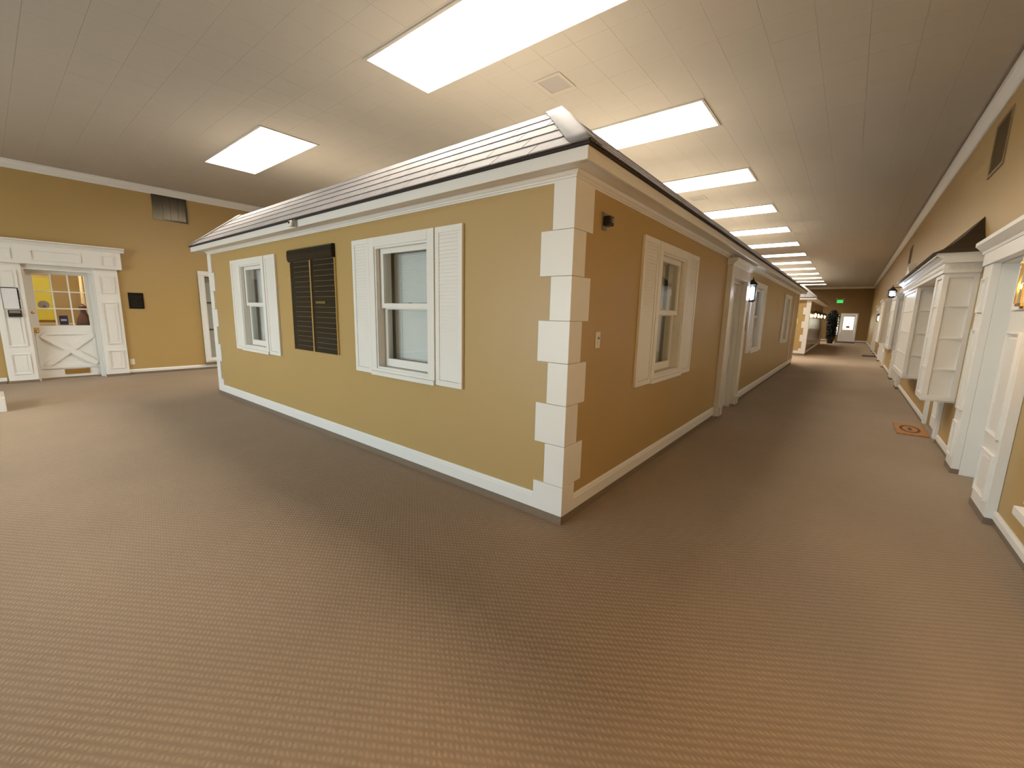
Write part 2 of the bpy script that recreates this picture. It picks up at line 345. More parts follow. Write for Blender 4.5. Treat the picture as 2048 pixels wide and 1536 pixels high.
# ------------------------------------------------------------------ the house in the hall
E = 0.17
def make_house(x0, x1, y0, y1, loc, label, holesA, holesS, near):
    h = thing('indoor_house', loc, label, 'building')
    M1 = frame((0, y0, 0), (1, 0, 0), (0, -1, 0)); M2 = frame((x1, 0, 0), (0, 1, 0), (1, 0, 0))
    M3 = frame((x0, 0, 0), (0, 1, 0), (-1, 0, 0)); M4 = frame((0, y1, 0), (1, 0, 0), (0, 1, 0))
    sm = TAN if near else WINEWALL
    wall_mb(M1, x0, x1, 0, 2.40, 0.16, holesA).build('wall', TAN, h)
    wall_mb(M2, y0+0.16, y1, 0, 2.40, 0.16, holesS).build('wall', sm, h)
    wall_mb(M3, y0+0.16, y1, 0, 2.40, 0.16, []).build('wall', TAN, h)
    wall_mb(M4, x0+0.16, x1-0.16, 0, 2.40, 0.16, []).build('wall', TAN, h)
    MB().box(x0+0.17, x1-0.17, y0+0.8, y0+0.82, 0, 2.40).build('inner_partition', DARKIN, h)
    MB().box(x1-0.82, x1-0.80, y0+0.83, y1-0.17, 0, 2.40).build('inner_partition', DARKIN, h)
    # baseboards over carpet cove
    bp = [(0, 0.066), (0.016, 0.066), (0.016, 0.15), (0.011, 0.16), (0.013, 0.168), (0.006, 0.183), (0, 0.186)]
    doors = [q for q in holesS if q[2] == 0]
    cuts = [y0] + [v for q in doors for v in (q[0]-0.20, q[1]+0.20)] + [y1]
    for M, spans in ((M1, [(x0, x1)]), (M2, list(zip(cuts[0::2], cuts[1::2])))):
        for a0, a1 in spans:
            MB(M).prism(bp, a0, a1).build('baseboard', WHITE, h)
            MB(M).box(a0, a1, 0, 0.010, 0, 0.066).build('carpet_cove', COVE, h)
    # crown, soffit, fascia
    cp = [(0, 2.345), (0.010, 2.345), (0.010, 2.356), (0.018, 2.36), (0.018, 2.370), (0.030, 2.378), (0.042, 2.396), (0, 2.396)]
    MB(M1).miter(cp, x0, x1, 1, 1).build('crown_molding', WHITE, h); MB(M2).miter(cp, y0, y1, 1, 0).build('crown_molding', WHITE, h)
    s = MB()
    for a in ((x0-E, x1+E, y0-E, y0+0.16), (x0-E, x1+E, y1-0.16, y1+E), (x0-E, x0+0.16, y0+0.16, y1-0.16), (x1-0.16, x1+E, y0+0.16, y1-0.16)):
        s.box(*a, 2.397, 2.412)
    s.build('soffit', WHITE, h)
    f = MB()
    for a in ((x0-E-0.018, x1+E+0.018, y0-E-0.018, y0-E), (x0-E-0.018, x1+E+0.018, y1+E, y1+E+0.018), (x0-E-0.018, x0-E, y0-E, y1+E), (x1+E, x1+E+0.018, y0-E, y1+E)):
        f.box(*a, 2.38, 2.455)
    f.build('fascia', WHITE, h, bevel=0.003)
    d = MB(); q = E+0.035
    for a in ((x0-q, x1+q, y0-q, y0-E+0.05), (x0-q, x1+q, y1+E-0.05, y1+q), (x0-q+0.0004, x0-E+0.05, y0-q+0.0004, y1+q-0.0004), (x1+E-0.05, x1+q-0.0004, y0-q+0.0004, y1+q-0.0004)):
        d.box(*a, 2.4555+(0.0004 if a[3]-a[2] > 1 else 0), 2.468-(0.0004 if a[3]-a[2] > 1 else 0))
    d.build('drip_edge', SHDARK, h)
    # roof: frustum deck, shingle courses, hip caps
    ev = E+0.03; run = 0.565; rise = 0.50; zb = 2.468; sl = math.hypot(run, rise)
    e0 = [(x0-ev, y0-ev), (x1+ev, y0-ev), (x1+ev, y1+ev), (x0-ev, y1+ev)]
    e1 = [(x0-ev+run, y0-ev+run), (x1+ev-run, y0-ev+run), (x1+ev-run, y1+ev-run), (x0-ev+run, y1+ev-run)]
    rf = MB().add([(*p, zb) for p in e0] + [(*p, zb+rise) for p in e1], [(0,3,2,1),(4,5,6,7),(0,1,5,4),(1,2,6,5),(2,3,7,6),(3,0,4,7)]).build('roof', SHUND, h)
    MB().add([(*p, zb+rise+0.001) for p in e1] + [(*p, zb+rise+0.012) for p in e1], [(0,3,2,1),(4,5,6,7),(0,1,5,4),(1,2,6,5),(2,3,7,6),(3,0,4,7)]).build('roof_lid', DECK, h)
    nc = 5; ex = sl/nc
    up_in = lambda t, k: (t/sl*run, t/sl*rise)     # inward run, height
    nrm = (rise/sl, run/sl)                         # outward part, up part
    def slope_pt(side, s, t, k):                   # k: height above the deck along its normal
        r, z = t/sl*run, t/sl*rise
        o = -r + k*nrm[0]; zz = zb+z+k*nrm[1]
        return (s, y0-ev-o, zz) if side == 'f' else (x1+ev+o, s, zz)
    def shingle_geo(side, s0, s1, t0, t1, lo, hi, gap=0.007):
        cl = lambda s, t: min(max(s, lo + t/sl*run), hi - t/sl*run)
        A = [cl(s0+gap/2, t0), cl(s1-gap/2, t0), cl(s1-gap/2, t1), cl(s0+gap/2, t1)]
        if A[1]-A[0] < 0.01: return None
        tt = [t0, t0, t1, t1]; kb = [0.0065, 0.0065, 0.0005, 0.0005]; kt = [0.0145, 0.0145, 0.0075, 0.0075]
        return ([slope_pt(side, A[i], tt[i], kb[i]) for i in range(4)] + [slope_pt(side, A[i], tt[i], kt[i]) for i in range(4)],
                [(0,3,2,1),(4,5,6,7),(0,1,5,4),(1,2,6,5),(2,3,7,6),(3,0,4,7)])
    W = 0.317; rest = MB(); cnt = 0
    for side, lo, hi in (('f', x0-ev, x1+ev), ('s', y0-ev, y1+ev)):
        for c in range(nc):
            off = (0.11 if side == 'f' else 0.05) + (c*0.137 % W)
            s = (hi if side == 'f' else lo)
            n = int((hi-lo)/W)+2
            for i in range(-1, n):
                if side == 'f': s1 = hi-off-i*W+W; s0 = s1-W
                else: s0 = lo+off+i*W-W; s1 = s0+W
                gq = shingle_geo(side, s0, s1, c*ex, min(c*ex+ex+0.02, sl), lo, hi)
                if not gq: continue
                nearby = near and (side == 'f' or s1 < 7.5) and cnt < 290
                if nearby: cnt += 1; MB().add(*gq).build('shingle', SHING, rf)
                else: rest.add(*gq)
    if rest.v: rest.build('shingles', SHING, rf, kind='stuff')
    for (px, py, dx, dy) in ((x1+ev, y0-ev, -1, 1), (x0-ev, y0-ev, 1, 1)):
        n = 7; vs = []; fs = []
        for i in range(n):
            t = i/(n-1)*1.035-0.035; bx = px+dx*run*t; by = py+dy*run*t; z = zb+rise*t; wd = 0.135; dz = rise/run*wd
            k = 0.022
            # ridge point and the two wings lying on the adjoining slopes
            vs += [(bx+dx*wd, by-0.0, z+0.0+k), (bx+dx*0.035, by, z+k+0.004), (bx-dx*0.006, by-dy*0.006, z+k+0.002), (bx, by+dy*0.035, z+k+0.004), (bx, by+dy*wd, z+k)]
        m5 = 5
        for i in range(n-1):
            for j in range(4): fs.append((i*m5+j, i*m5+j+1, (i+1)*m5+j+1, (i+1)*m5+j))
        o = MB().add(vs, fs).build('hip_cap', SHING, h, smooth=True)
        so = o.modifiers.new('thick', 'SOLIDIFY'); so.thickness = 0.006; so.offset = 0
    # quoins
    q = [2.352, 2.05, 1.754, 1.458, 1.171, 0.877, 0.586, 0.286, 0.066]
    for (px, sgn) in ((x1, 1), (x0, -1)):
        for i in range(8):
            wa, wd = ((0.147, 0.235) if i % 2 == 0 else (0.238, 0.147))
            a0, a1 = (px-wa, px+0.017) if sgn > 0 else (px-0.017, px+wa)
            MB().box(a0, a1, y0-0.017, y0+wd, q[i+1]+0.0012, q[i]-0.0012).build('quoin', WHITE, h, bevel=0.002)
        c0, c1 = (px-0.238, px+0.012) if sgn > 0 else (px-0.012, px+0.238)
        MB().box(c0, c1, y0-0.012, y0+0.147, 0, 0.066).build('carpet_cove', COVE, h)
    MB(M2).box(y1-1.4, y1-1.28, 0, 0.02, 0.19, 2.34).build('corner_board', WHITE, h)
    MB(M2).box(y1-0.12, y1+0.01, 0, 0.02, 0.19, 2.34).build('corner_board', WHITE, h)
    return h

WZ0, WZ1 = 0.93, 2.10
def hole(u0, u1): return (u0+0.085, u1-0.085, WZ0, WZ1)
A1 = (-5.716, -4.775); A2 = (-2.28, -1.324); B1 = (1.512, 2.424); B2 = (6.60, 7.52); B3 = (11.38, 12.30)
DB = (4.47, 5.44)
house = make_house(-7.0, 0.0, 0.0, 14.9, (-3.5, 7.4, 0), 'tan house standing in the hall, white corner quoins and shingled roof, nearest the viewer',
                   [hole(*A1), hole(*A2)], [hole(*B1), (DB[0], DB[1], 0, 2.06), hole(*B2), hole(*B3)], True)
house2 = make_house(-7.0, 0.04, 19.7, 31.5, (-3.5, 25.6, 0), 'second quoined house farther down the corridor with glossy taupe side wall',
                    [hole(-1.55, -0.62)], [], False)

win_n = [0]
def window(M, c0, c1, sh0, sh1, label, where, blind_side, shut=True):
    win_n[0] += 1
    o = thing(f'window_{win_n[0]}', M @ Vector(((c0+c1)/2, 0, 0.856)), label, 'window', kind='structure')
    a0, a1 = c0+0.085, c1-0.085
    # casing
    b = MB(M); b.box(c0, a0, 0.001, 0.030, 0.90, 2.188); b.box(a1, c1, 0.001, 0.030, 0.90, 2.188); b.box(a0, a1, 0.001, 0.030, WZ1, 2.188)
    b.box(a0, a1, 0.001, 0.030, 0.90, WZ0)
    b.build('casing', WHITE, o, bevel=0.003)
    b = MB(M); b.ring(a0, a1, WZ0, WZ1, 0.018, -0.020, 0.018); b.build('stop_bead', WHITE, o)
    b = MB(M)
    for r in ((a0, a0+0.012, WZ0, WZ1), (a1-0.012, a1, WZ0, WZ1), (a0, a1, WZ1-0.012, WZ1), (a0, a1, WZ0, WZ0+0.012)): b.box(r[0], r[1], -0.16, -0.021, r[2], r[3])
    b.build('jamb', WHITE, o)
    MB(M).prism([(-0.02, 0.868), (0.040, 0.858), (0.040, 0.898), (-0.02, 0.902)], c0, c1).build('sill', WHITE, o, bevel=0.002)
    # sashes: the upper one is nearer the outside
    s0, s1 = a0+0.019, a1-0.019; mid = 1.535
    us = MB(M).ring(s0, s1, mid-0.012, WZ1-0.014, 0.048, -0.062, -0.030).build('sash', WHITE, o, bevel=0.002)
    MB(M).box(s0+0.046, s1-0.046, -0.048, -0.044, mid+0.034, WZ1-0.06).build('pane', GLASS, us)
    lsm = MB(M); lsm.ring(s0, s1, WZ0+0.016, mid+0.02, 0.042, -0.100, -0.068); lsm.box(s0+0.042, s1-0.042, -0.100, -0.068, WZ0+0.056, WZ0+0.096)
    ls = lsm.build('sash', WHITE, o, bevel=0.002)
    MB(M).box(s0+0.040, s1-0.040, -0.086, -0.082, WZ0+0.09, mid-0.02).build('pane', GLASS, ls)
    uc = (s0+s1)/2
    lk = MB(M); lk.box(uc-0.03, uc+0.03, -0.092, -0.070, mid+0.0205, mid+0.03); lk.box(uc-0.006, uc+0.03, -0.088, -0.072, mid+0.03, mid+0.045)
    lk.build('sash_lock', BRASS, o, label='small brass sash lock')
    # blind hanging inside
    bl = thing('venetian_blind', M @ Vector(((a0+a1)/2, -0.20, WZ0)), f'white venetian blind hanging inside the {where}', 'blind', 'venetian blinds in the house windows')
    MB(M).box(a0+0.01, a1-0.01, -0.225, -0.18, WZ1-0.035, WZ1+0.01).build('head_rail', BLIND, bl)
    sl = MB(M); z = WZ0+0.03
    while z < WZ1-0.04:
        sl.add([(a0+0.01, -0.206, z+0.0115), (a1-0.01, -0.206, z+0.0115), (a1-0.01, -0.196, z-0.0105), (a0+0.01, -0.196, z-0.0105),
                (a0+0.01, -0.205, z+0.0120), (a1-0.01, -0.205, z+0.0120), (a1-0.01, -0.195, z-0.0100), (a0+0.01, -0.195, z-0.0100)],
               [(0,3,2,1),(4,5,6,7),(0,1,5,4),(1,2,6,5),(2,3,7,6),(3,0,4,7)]); z += 0.0205
    sl.build('slats', BLIND, bl, kind='stuff')
    MB(M).box(a0+0.01, a1-0.01, -0.214, -0.19, WZ0+0.004, WZ0+0.02).build('bottom_rail', BLIND, bl)
    for cc in (a0+0.12, a1-0.12): MB(M).box(cc-0.003, cc+0.003, -0.1915, -0.1905, WZ0+0.02, WZ1-0.03).build('ladder_cord', BLIND, bl)
    # shutters
    if shut:
        for (q0, q1, side) in ((sh0, c0-0.006, 0), (c1+0.012, sh1, 1)):
            sd = (where[0], where[1]) if isinstance(where, tuple) else None
            t = thing('window_shutter', M @ Vector(((q0+q1)/2, 0, 0.865)), shutter_labels[win_n[0]][side], 'shutter', 'white louvred shutters on the house')
            MB(M).ring(q0, q1, 0.867, 2.188, 0.048, 0.001, 0.026).build('frame', WHITE, t, bevel=0.002)
            MB(M).box(q0+0.046, q1-0.046, 0.002, 0.012, 0.913, 2.142).build('back_panel', WHITE, t)
            lv = MB(M); z = 0.918
            while z < 2.135:
                lv.add([(q0+0.047, 0.0165, z+0.029), (q1-0.047, 0.0165, z+0.029), (q1-0.047, 0.020, z), (q0+0.047, 0.020, z),
                        (q0+0.047, 0.0185, z+0.0296), (q1-0.047, 0.0185, z+0.0296), (q1-0.047, 0.0222, z+0.0004), (q0+0.047, 0.0222, z+0.0004)],
                       [(0,3,2,1),(4,5,6,7),(0,1,5,4),(1,2,6,5),(2,3,7,6),(3,0,4,7)]); z += 0.030
            lv.build('louvres', WHITE, t, kind='stuff')
    return o
shutter_labels = {
 1: ('white louvred shutter at the far edge of the window nearest the house end', 'white louvred shutter between the smaller looking window and the black directory board'),
 2: ('white louvred shutter beside the front window, on its side towards the black directory board', 'white louvred shutter on the front window side facing the quoined corner'),
 3: ('white louvred shutter on the corridor window, nearest the quoined corner', 'white louvred shutter on the corridor window, towards the panelled door'),
 4: ('white louvred shutter next to the lit black wall lantern', 'white louvred shutter on the far edge of the window past the lantern'),
 5: ('white louvred shutter on the near edge of the last corridor window', 'white louvred shutter on the far edge of the last corridor window')}
window(FA, *A1, -5.988, -4.42, 'white double hung window at the far end of the house front', 'far window of the house front', 0)
window(FA, *A2, -2.583, -0.989, 'white double hung window on the house front, nearest the quoined corner', 'front window nearest the quoined corner', 0)
window(FS, *B1, 1.144, 2.78, 'white double hung window on the corridor side, between quoined corner and door', 'corridor window between corner and door', 1)
window(FS, *B2, 6.27, 7.86, 'white double hung window just past the lit black wall lantern', 'window past the black wall lantern', 1)
window(FS, *B3, 11.05, 12.64, 'white double hung window at the far end of the house corridor side', 'last window of the corridor side', 1)
M5 = frame((0, 19.7, 0), (1, 0, 0), (0, -1, 0))
window(M5, -1.55, -0.62, 0, 0, 'white window on the front of the second house down the corridor', 'window of the second house', 0, shut=False)

# panelled door on the corridor side of the house
def panel_ring(b, a0, a1, c0, c1, v): b.ring(a0, a1, c0, c1, 0.018, v, v+0.010); return b
d = thing('door_1', FS @ Vector((4.95, 0, 0)), 'white door with narrow glass beside the black wall lantern, brass handle', 'door', kind='structure')
b = MB(FS); b.box(4.27, DB[0], 0.001, 0.075, 0.19, 2.10); b.build('pilaster', WHITEG, d, bevel=0.004)
b = MB(FS); b.box(DB[1], 5.64, 0.001, 0.075, 0.19, 2.10); b.build('pilaster', WHITEG, d, bevel=0.004)
b = MB(FS); b.box(4.255, DB[0], 0.001, 0.09, 0.05, 0.19); b.build('plinth_block', WHITEG, d); b = MB(FS); b.box(DB[1], 5.655, 0.001, 0.09, 0.05, 0.19); b.build('plinth_block', WHITEG, d)
MB(FS).box(4.27, 5.64, 0.001, 0.075, 2.10, 2.25).build('header', WHITEG, d, bevel=0.003)
MB(FS).prism([(0.001, 2.25), (0.08, 2.25), (0.09, 2.27), (0.12, 2.30), (0.135, 2.335), (0.135, 2.35), (0.001, 2.344)], 4.24, 5.67).build('cornice', WHITEG, d)
lf = MB(FS); lf.box(DB[0]+0.015, 4.60, -0.115, -0.075, 0.012, 2.045); lf.box(4.74, DB[1]-0.015, -0.115, -0.075, 0.012, 2.045)
lf.box(4.60, 4.74, -0.115, -0.075, 0.012, 1.05); lf.box(4.60, 4.74, -0.115, -0.075, 1.93, 2.045)
for zz in (1.33, 1.63): lf.box(4.60, 4.74, -0.105, -0.08, zz-0.012, zz+0.012)
lf = lf.build('leaf', WHITEG, d)
for z0, z1 in ((1.05, 1.318), (1.342, 1.618), (1.642, 1.93)): MB(FS).box(4.60, 4.74, -0.097, -0.093, z0, z1).build('pane', GLASS, lf)
b = MB(FS)
for a in ((4.56, 5.35, 0.18, 0.86), (4.80, 5.35, 1.06, 1.93)): panel_ring(b, *a, -0.075)
b.build('panel_molding', WHITEG, lf)
MB(FS).lathe([(0.028, 0), (0.028, 0.006), (0.012, 0.01), (0.010, 0.03), (0.026, 0.04), (0.030, 0.055), (0.02, 0.068), (0, 0.07)], (4.60, -0.075, 0.97), 14, 'v').build('handle', BRASS, lf, smooth=True, label='brass door knob')
MB(FS).lathe([(0.028, 0), (0.028, 0.008), (0.016, 0.014), (0.0, 0.018)], (4.60, -0.075, 1.10), 14, 'v').build('deadbolt', BRASS, lf, smooth=True)
b = MB(FS)
for r in ((DB[0], DB[0]+0.013, 0, 2.06), (DB[1]-0.013, DB[1], 0, 2.06), (DB[0], DB[1], 2.047, 2.06)): b.box(r[0], r[1], -0.16, 0.001, r[2], r[3])
b.build('jamb', WHITEG, d)
pl = thing('wall_plaque', FS @ Vector((5.95, 0, 1.38)), 'narrow black plaque on the wall beside the white panelled door', 'plaque')
MB(FS).box(5.84, 6.02, 0.001, 0.012, 1.30, 1.62).build('plate', BLACK, pl); MB(FS).ring(5.83, 6.03, 1.29, 1.63, 0.008, 0.001, 0.015).build('border', BLACKM, pl)

# directory board
k0, k1, kz0, kz1 = -4.0, -2.956, 0.997, 2.20
db = thing('directory_board', FA @ Vector((-3.48, 0, kz0)), 'black two column directory board with gold edges and rolled header between the front windows', 'directory board')
MB(FA).box(k0, k1, 0.001, 0.012, kz0, 2.06).build('backing', BLACK, db)
hdr = [(0.001, 2.06), (0.03, 2.055), (0.045, 2.075), (0.05, 2.13), (0.045, 2.185), (0.03, 2.20), (0.001, 2.20)]
MB(FA).prism(hdr, k0-0.01, k1+0.005).build('header', BLACK, db)
MB(FA).box(-3.498, -3.473, 0.012, 0.026, kz0, 2.058).build('divider', GOLD, db, label='gold centre divider')
MB(FA).box(k0-0.012, k0, 0.001, 0.02, kz0, 2.055).build('edge_strip', GOLD, db); MB(FA).box(k1, k1+0.012, 0.001, 0.02, kz0, 2.055).build('edge_strip', GOLD, db)
n = 18; pz = (2.05-kz0)/n
for (a0, a1) in ((k0+0.004, -3.502), (-3.469, k1-0.004)):
    for i in range(n):
        z0 = kz0+i*pz
        MB(FA).prism([(0.012, z0+0.003), (0.019, z0+0.003), (0.016, z0+pz-0.003), (0.012, z0+pz-0.003)], a0, a1).build('name_strip', BLACK, db)
rl = MB(FA)
for (a0, a1) in ((k0+0.1, -3.502), (-3.42, k1-0.004)):
    for i in range(1, n+1):
        if a0 > -3.45 and i == 10: continue
        rl.box(a0, a1, 0.0125, 0.0205, kz0+i*pz-0.002, kz0+i*pz+0.002)
rl.build('rail_lines', GREYLINE, db, kind='stuff')
MB(FA).box(-3.40, -3.18, 0.0185, 0.0195, kz0+9.9*pz-0.014, kz0+9.9*pz+0.012).build('gold_name', mat('dull_gold_print', (0.16, 0.11, 0.02), 0.5, noise=0.4, nscale=60), db, label='dull gold line of lettering')

# small fittings on the house
cb = thing('eave_camera', FA @ Vector((-3.42, E+0.018, 2.42)), 'small white box camera fixed to the white fascia over the directory board', 'camera')
MB(FA).box(-3.47, -3.40, E+0.019, E+0.075, 2.385, 2.445).build('body', WHITE, cb, bevel=0.004); MB(FA).box(-3.395, -3.37, E+0.019, E+0.05, 2.38, 2.455).build('bracket', GREYM, cb)
MB(FA).lathe([(0.013, 0), (0.013, 0.006), (0.0, 0.007)], (-3.445, E+0.075, 2.425), 10, 'v').build('lens', BLACKM, cb)
sn = thing('wall_sensor', FS @ Vector((0.43, 0, 2.17)), 'small dark sensor on a grey plate high beside the quoined corner', 'sensor')
MB(FS).box(0.385, 0.455, 0.001, 0.008, 2.105, 2.225).build('plate', GREYM, sn)
MB(FS).box(0.392, 0.462, 0.009, 0.06, 2.132, 2.198).build('body', BLACKM, sn, bevel=0.006); MB(FS).box(0.410, 0.444, 0.0605, 0.066, 2.15, 2.182).build('lens', GREYM, sn)
sw = thing('light_switch', FS @ Vector((0.415, 0, 1.26)), 'single ivory light switch plate on the tan wall by the quoined corner', 'switch')
MB(FS).box(0.378, 0.452, 0.001, 0.008, 1.258, 1.380).build('plate', PLATE, sw, bevel=0.003); MB(FS).box(0.403, 0.427, 0.008, 0.012, 1.290, 1.350).build('rocker', PLATE, sw); MB(FS).box(0.408, 0.422, 0.012, 0.020, 1.325, 1.342).build('toggle', GREYM, sw)
def outlet(M, u, z, label):
    o = thing('wall_outlet', M @ Vector((u, 0, z-0.06)), label, 'outlet')
    v = 0.092 if M is FS else 0.001
    MB(M).box(u-0.037, u+0.037, v, v+0.007, z-0.06, z+0.06).build('plate', PLATE, o, bevel=0.002)
    for dz in (-0.022, 0.022): MB(M).box(u-0.017, u+0.017, v+0.007, v+0.010, z+dz-0.014, z+dz+0.014).build('socket', PLATE, o)
outlet(FL, -0.55, 0.28, 'white outlet on the tan wall beside the crossbuck door surround')
outlet(FR, 3.95, 0.30, 'white outlet on the tan wall under the bay beside the pilaster')
outlet(FS, 4.36, 0.13, 'small outlet at the foot of the white pilaster of the house door')

# lanterns
def lantern(M, u, v, z0, z1, label, bulb, power, col, metal=BLACKM, sx=0.075):
    o = thing('wall_lantern', M @ Vector((u, 0, z0)), label, 'lantern')
    zt = z1-0.13; 
    MB(M).box(u-0.05, u+0.05, 0.001, 0.015, (z0+z1)/2-0.02, (z0+z1)/2+0.16).build('backplate', metal, o)
    MB(M).tube([(u, 0.012, (z0+z1)/2+0.10), (u, v*0.5, z1-0.05), (u, v, z1-0.06)], 0.008).build('arm', metal, o)
    b = MB(M); b.box(u-sx, u+sx, v-sx, v+sx, z0, z0+0.02)
    b.box(u-sx*0.7, u+sx*0.7, v-sx*0.7, v+sx*0.7, z0-0.015, z0)
    b.build('base', metal, o)
    for du in (-1, 1):
        for dv in (-1, 1): MB(M).box(u+du*sx-0.006, u+du*sx+0.006, v+dv*sx-0.006, v+dv*sx+0.006, z0+0.02, zt).build('post', metal, o)
    MB(M).lathe([(sx*1.45, zt), (sx*1.35, zt+0.012), (sx*0.8, zt+0.05), (sx*0.45, zt+0.065), (sx*0.45, zt+0.08), (sx*0.2, zt+0.09), (0.006, zt+0.105), (0.009, zt+0.118), (0, zt+0.13)], (u, v, 0), 12).build('cap', metal, o)
    g = MB(M)
    for q in ((u-sx, u+sx, v+sx-0.002, v+sx), (u-sx, u+sx, v-sx, v-sx+0.002), (u-sx, u-sx+0.002, v-sx, v+sx), (u+sx-0.002, u+sx, v-sx, v+sx)): g.box(*q, z0+0.02, zt)
    g.build('glass', GLASS, o)
    MB(M).lathe([(0.012, z0+0.02), (0.022, z0+0.05), (sx*0.55, z0+0.11), (sx*0.5, zt-0.07), (0.012, zt-0.03), (0, zt-0.028)], (u, v, 0), 12).build('bulb', bulb, o, smooth=True)
    if power:
        ld = bpy.data.lights.new('lantern_light', 'POINT'); ld.energy = power; ld.color = col; ld.shadow_soft_size = 0.045
        lo = bpy.data.objects.new('lantern_light', ld); COL.objects.link(lo); lo.parent = o
        lo.location = (M @ Vector((u, v, (z0+zt)/2))) - ROOT[o]
    return o
lantern(FS, 5.72, 0.10, 1.80, 2.20, 'black box lantern glowing bluish white beside the panelled house door', COOLB, 14, (0.75, 0.84, 1.0), sx=0.058)
lantern(FR, 1.74, 0.15, 1.62, 2.02, 'amber glowing wall lantern at the frame edge beside the nearest panelled pilaster', AMBERB, 22, (1.0, 0.55, 0.2), metal=BRASS, sx=0.06)

# ------------------------------------------------------------------ left wall: crossbuck door
d = thing('door_2', (XL, -1.45, 0), 'white crossbuck door with nine panes in a panelled pilaster surround', 'door', kind='structure')
def pilaster(M, a0, a1, z1, parent, v=0.06, mir=False):
    p = MB(M); p.box(a0, a1, 0.001, v, 0.05, z1); p = p.build('pilaster', WHITE, parent, bevel=0.003)
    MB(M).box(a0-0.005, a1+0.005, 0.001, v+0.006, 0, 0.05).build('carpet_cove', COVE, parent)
    H = z1
    for (f0, f1) in ((0.78, 0.94), (0.31, 0.70), (0.075, 0.25)):
        b = MB(M); b.ring(a0+0.065, a1-0.065, H*f0, H*f1, 0.016, v, v+0.018); b.ring(a0+0.081, a1-0.081, H*f0+0.016, H*f1-0.016, 0.014, v, v+0.009); b.build('panel_molding', WHITE, p)
        MB(M).box(a0+0.115, a1-0.115, v, v+0.008, H*f0+0.05, H*f1-0.05).build('raised_panel', WHITE, p)
    return p
pilaster(FL, -2.30, -1.93, 2.20, d); pilaster(FL, -0.98, -0.62, 2.20, d)
fz = MB(FL).box(-2.42, -0.55, 0.001, 0.135, 2.20, 2.54).build('frieze', WHITE, d, bevel=0.003)
for a0, a1 in ((-2.28, -2.03), (-1.80, -1.14), (-0.86, -0.66)):
    b = MB(FL); b.ring(a0, a1, 2.27, 2.46, 0.018, 0.135, 0.152); b.build('panel_molding', WHITE, fz)
MB(FL).prism([(0.001, 2.54), (0.14, 2.54), (0.15, 2.56), (0.17, 2.59), (0.20, 2.61), (0.20, 2.63), (0.001, 2.63)], -2.47, -0.49).build('cornice', WHITE, d)
b = MB(FL)
for r in ((-1.93, -1.895, 0.0, 2.20), (-1.005, -0.97, 0.0, 2.20), (-1.895, -1.005, 2.11, 2.20)): b.box(r[0], r[1], -0.30, 0.001, r[2], r[3])
b.box(-1.045, -1.006, -0.16, -0.10, 0.0, 2.11)
b.build('jamb', WHITE, d)
v0, v1 = -0.24, -0.20; L0, L1 = -1.893, -1.007
lf = MB(FL); lf.box(L0, -1.80, v0, v1, 0.03, 2.11); lf.box(-1.10, L1, v0, v1, 0.03, 2.11); lf.box(-1.80, -1.10, v0, v1, 0.03, 1.06); lf.box(-1.80, -1.10, v0, v1, 2.05, 2.11)
lf = lf.build('leaf', WHITE, d)
gw = 0.70/3; gh = 0.99/3
for i in range(1, 3): MB(FL).box(-1.80+i*gw-0.011, -1.80+i*gw+0.011, v0+0.006, v1-0.004, 1.06, 2.05).build('muntin', WHITE, lf)
for j in range(1, 3):
    for i in range(3): MB(FL).box(-1.80+i*gw+0.011, -1.80+(i+1)*gw-0.011, v0+0.006, v1-0.004, 1.06+j*gh-0.011, 1.06+j*gh+0.011).build('muntin', WHITE, lf)
for i in range(3):
    for j in range(3): MB(FL).box(-1.80+i*gw+0.011, -1.80+(i+1)*gw-0.011, -0.222, -0.218, 1.06+j*gh+0.011, 1.06+(j+1)*gh-0.011).build('pane', GLASS, lf)
x0_, x1_, z0_, z1_ = -1.80, -1.08, 0.27, 0.88
MB(FL).ring(x0_-0.08, x1_+0.04, z0_-0.06, z1_+0.06, 0.06, v1, v1+0.026).build('rail_frame', WHITE, lf)
def brace(p0, p1, wd, vv):
    p0 = Vector(p0); p1 = Vector(p1); t = (p1-p0).normalized(); nn = Vector((-t.y, t.x))*wd/2
    return MB(FL).prismv([tuple(p0+nn), tuple(p1+nn), tuple(p1-nn), tuple(p0-nn)], v1, v1+vv)
brace((x0_, z1_), (x1_, z0_), 0.10, 0.048).build('cross_brace', WHITE, lf); brace((x0_, z0_), (x1_, z1_), 0.10, 0.034).build('cross_brace', WHITE, lf)
MB(FL).box(-1.56, -1.20, v1+0.0, v1+0.016, 0.085, 0.185).build('mail_slot', BRASS, lf, label='brass mail slot low on the door')
MB(FL).box(-1.895, -1.815, v1, v1+0.006, 0.86, 1.02).build('lock_plate', BRASS, lf)
MB(FL).lathe([(0.014, 0), (0.012, 0.03), (0.030, 0.045), (0.032, 0.06), (0.02, 0.072), (0, 0.074)], (-1.85, v1+0.006, 0.95), 14, 'v').build('knob', BRASS, lf, smooth=True)
MB(FL).lathe([(0.028, 0), (0.026, 0.008), (0.012, 0.016), (0, 0.018)], (-1.86, v1, 1.31), 14, 'v').build('deadbolt', BRASS, lf, smooth=True)
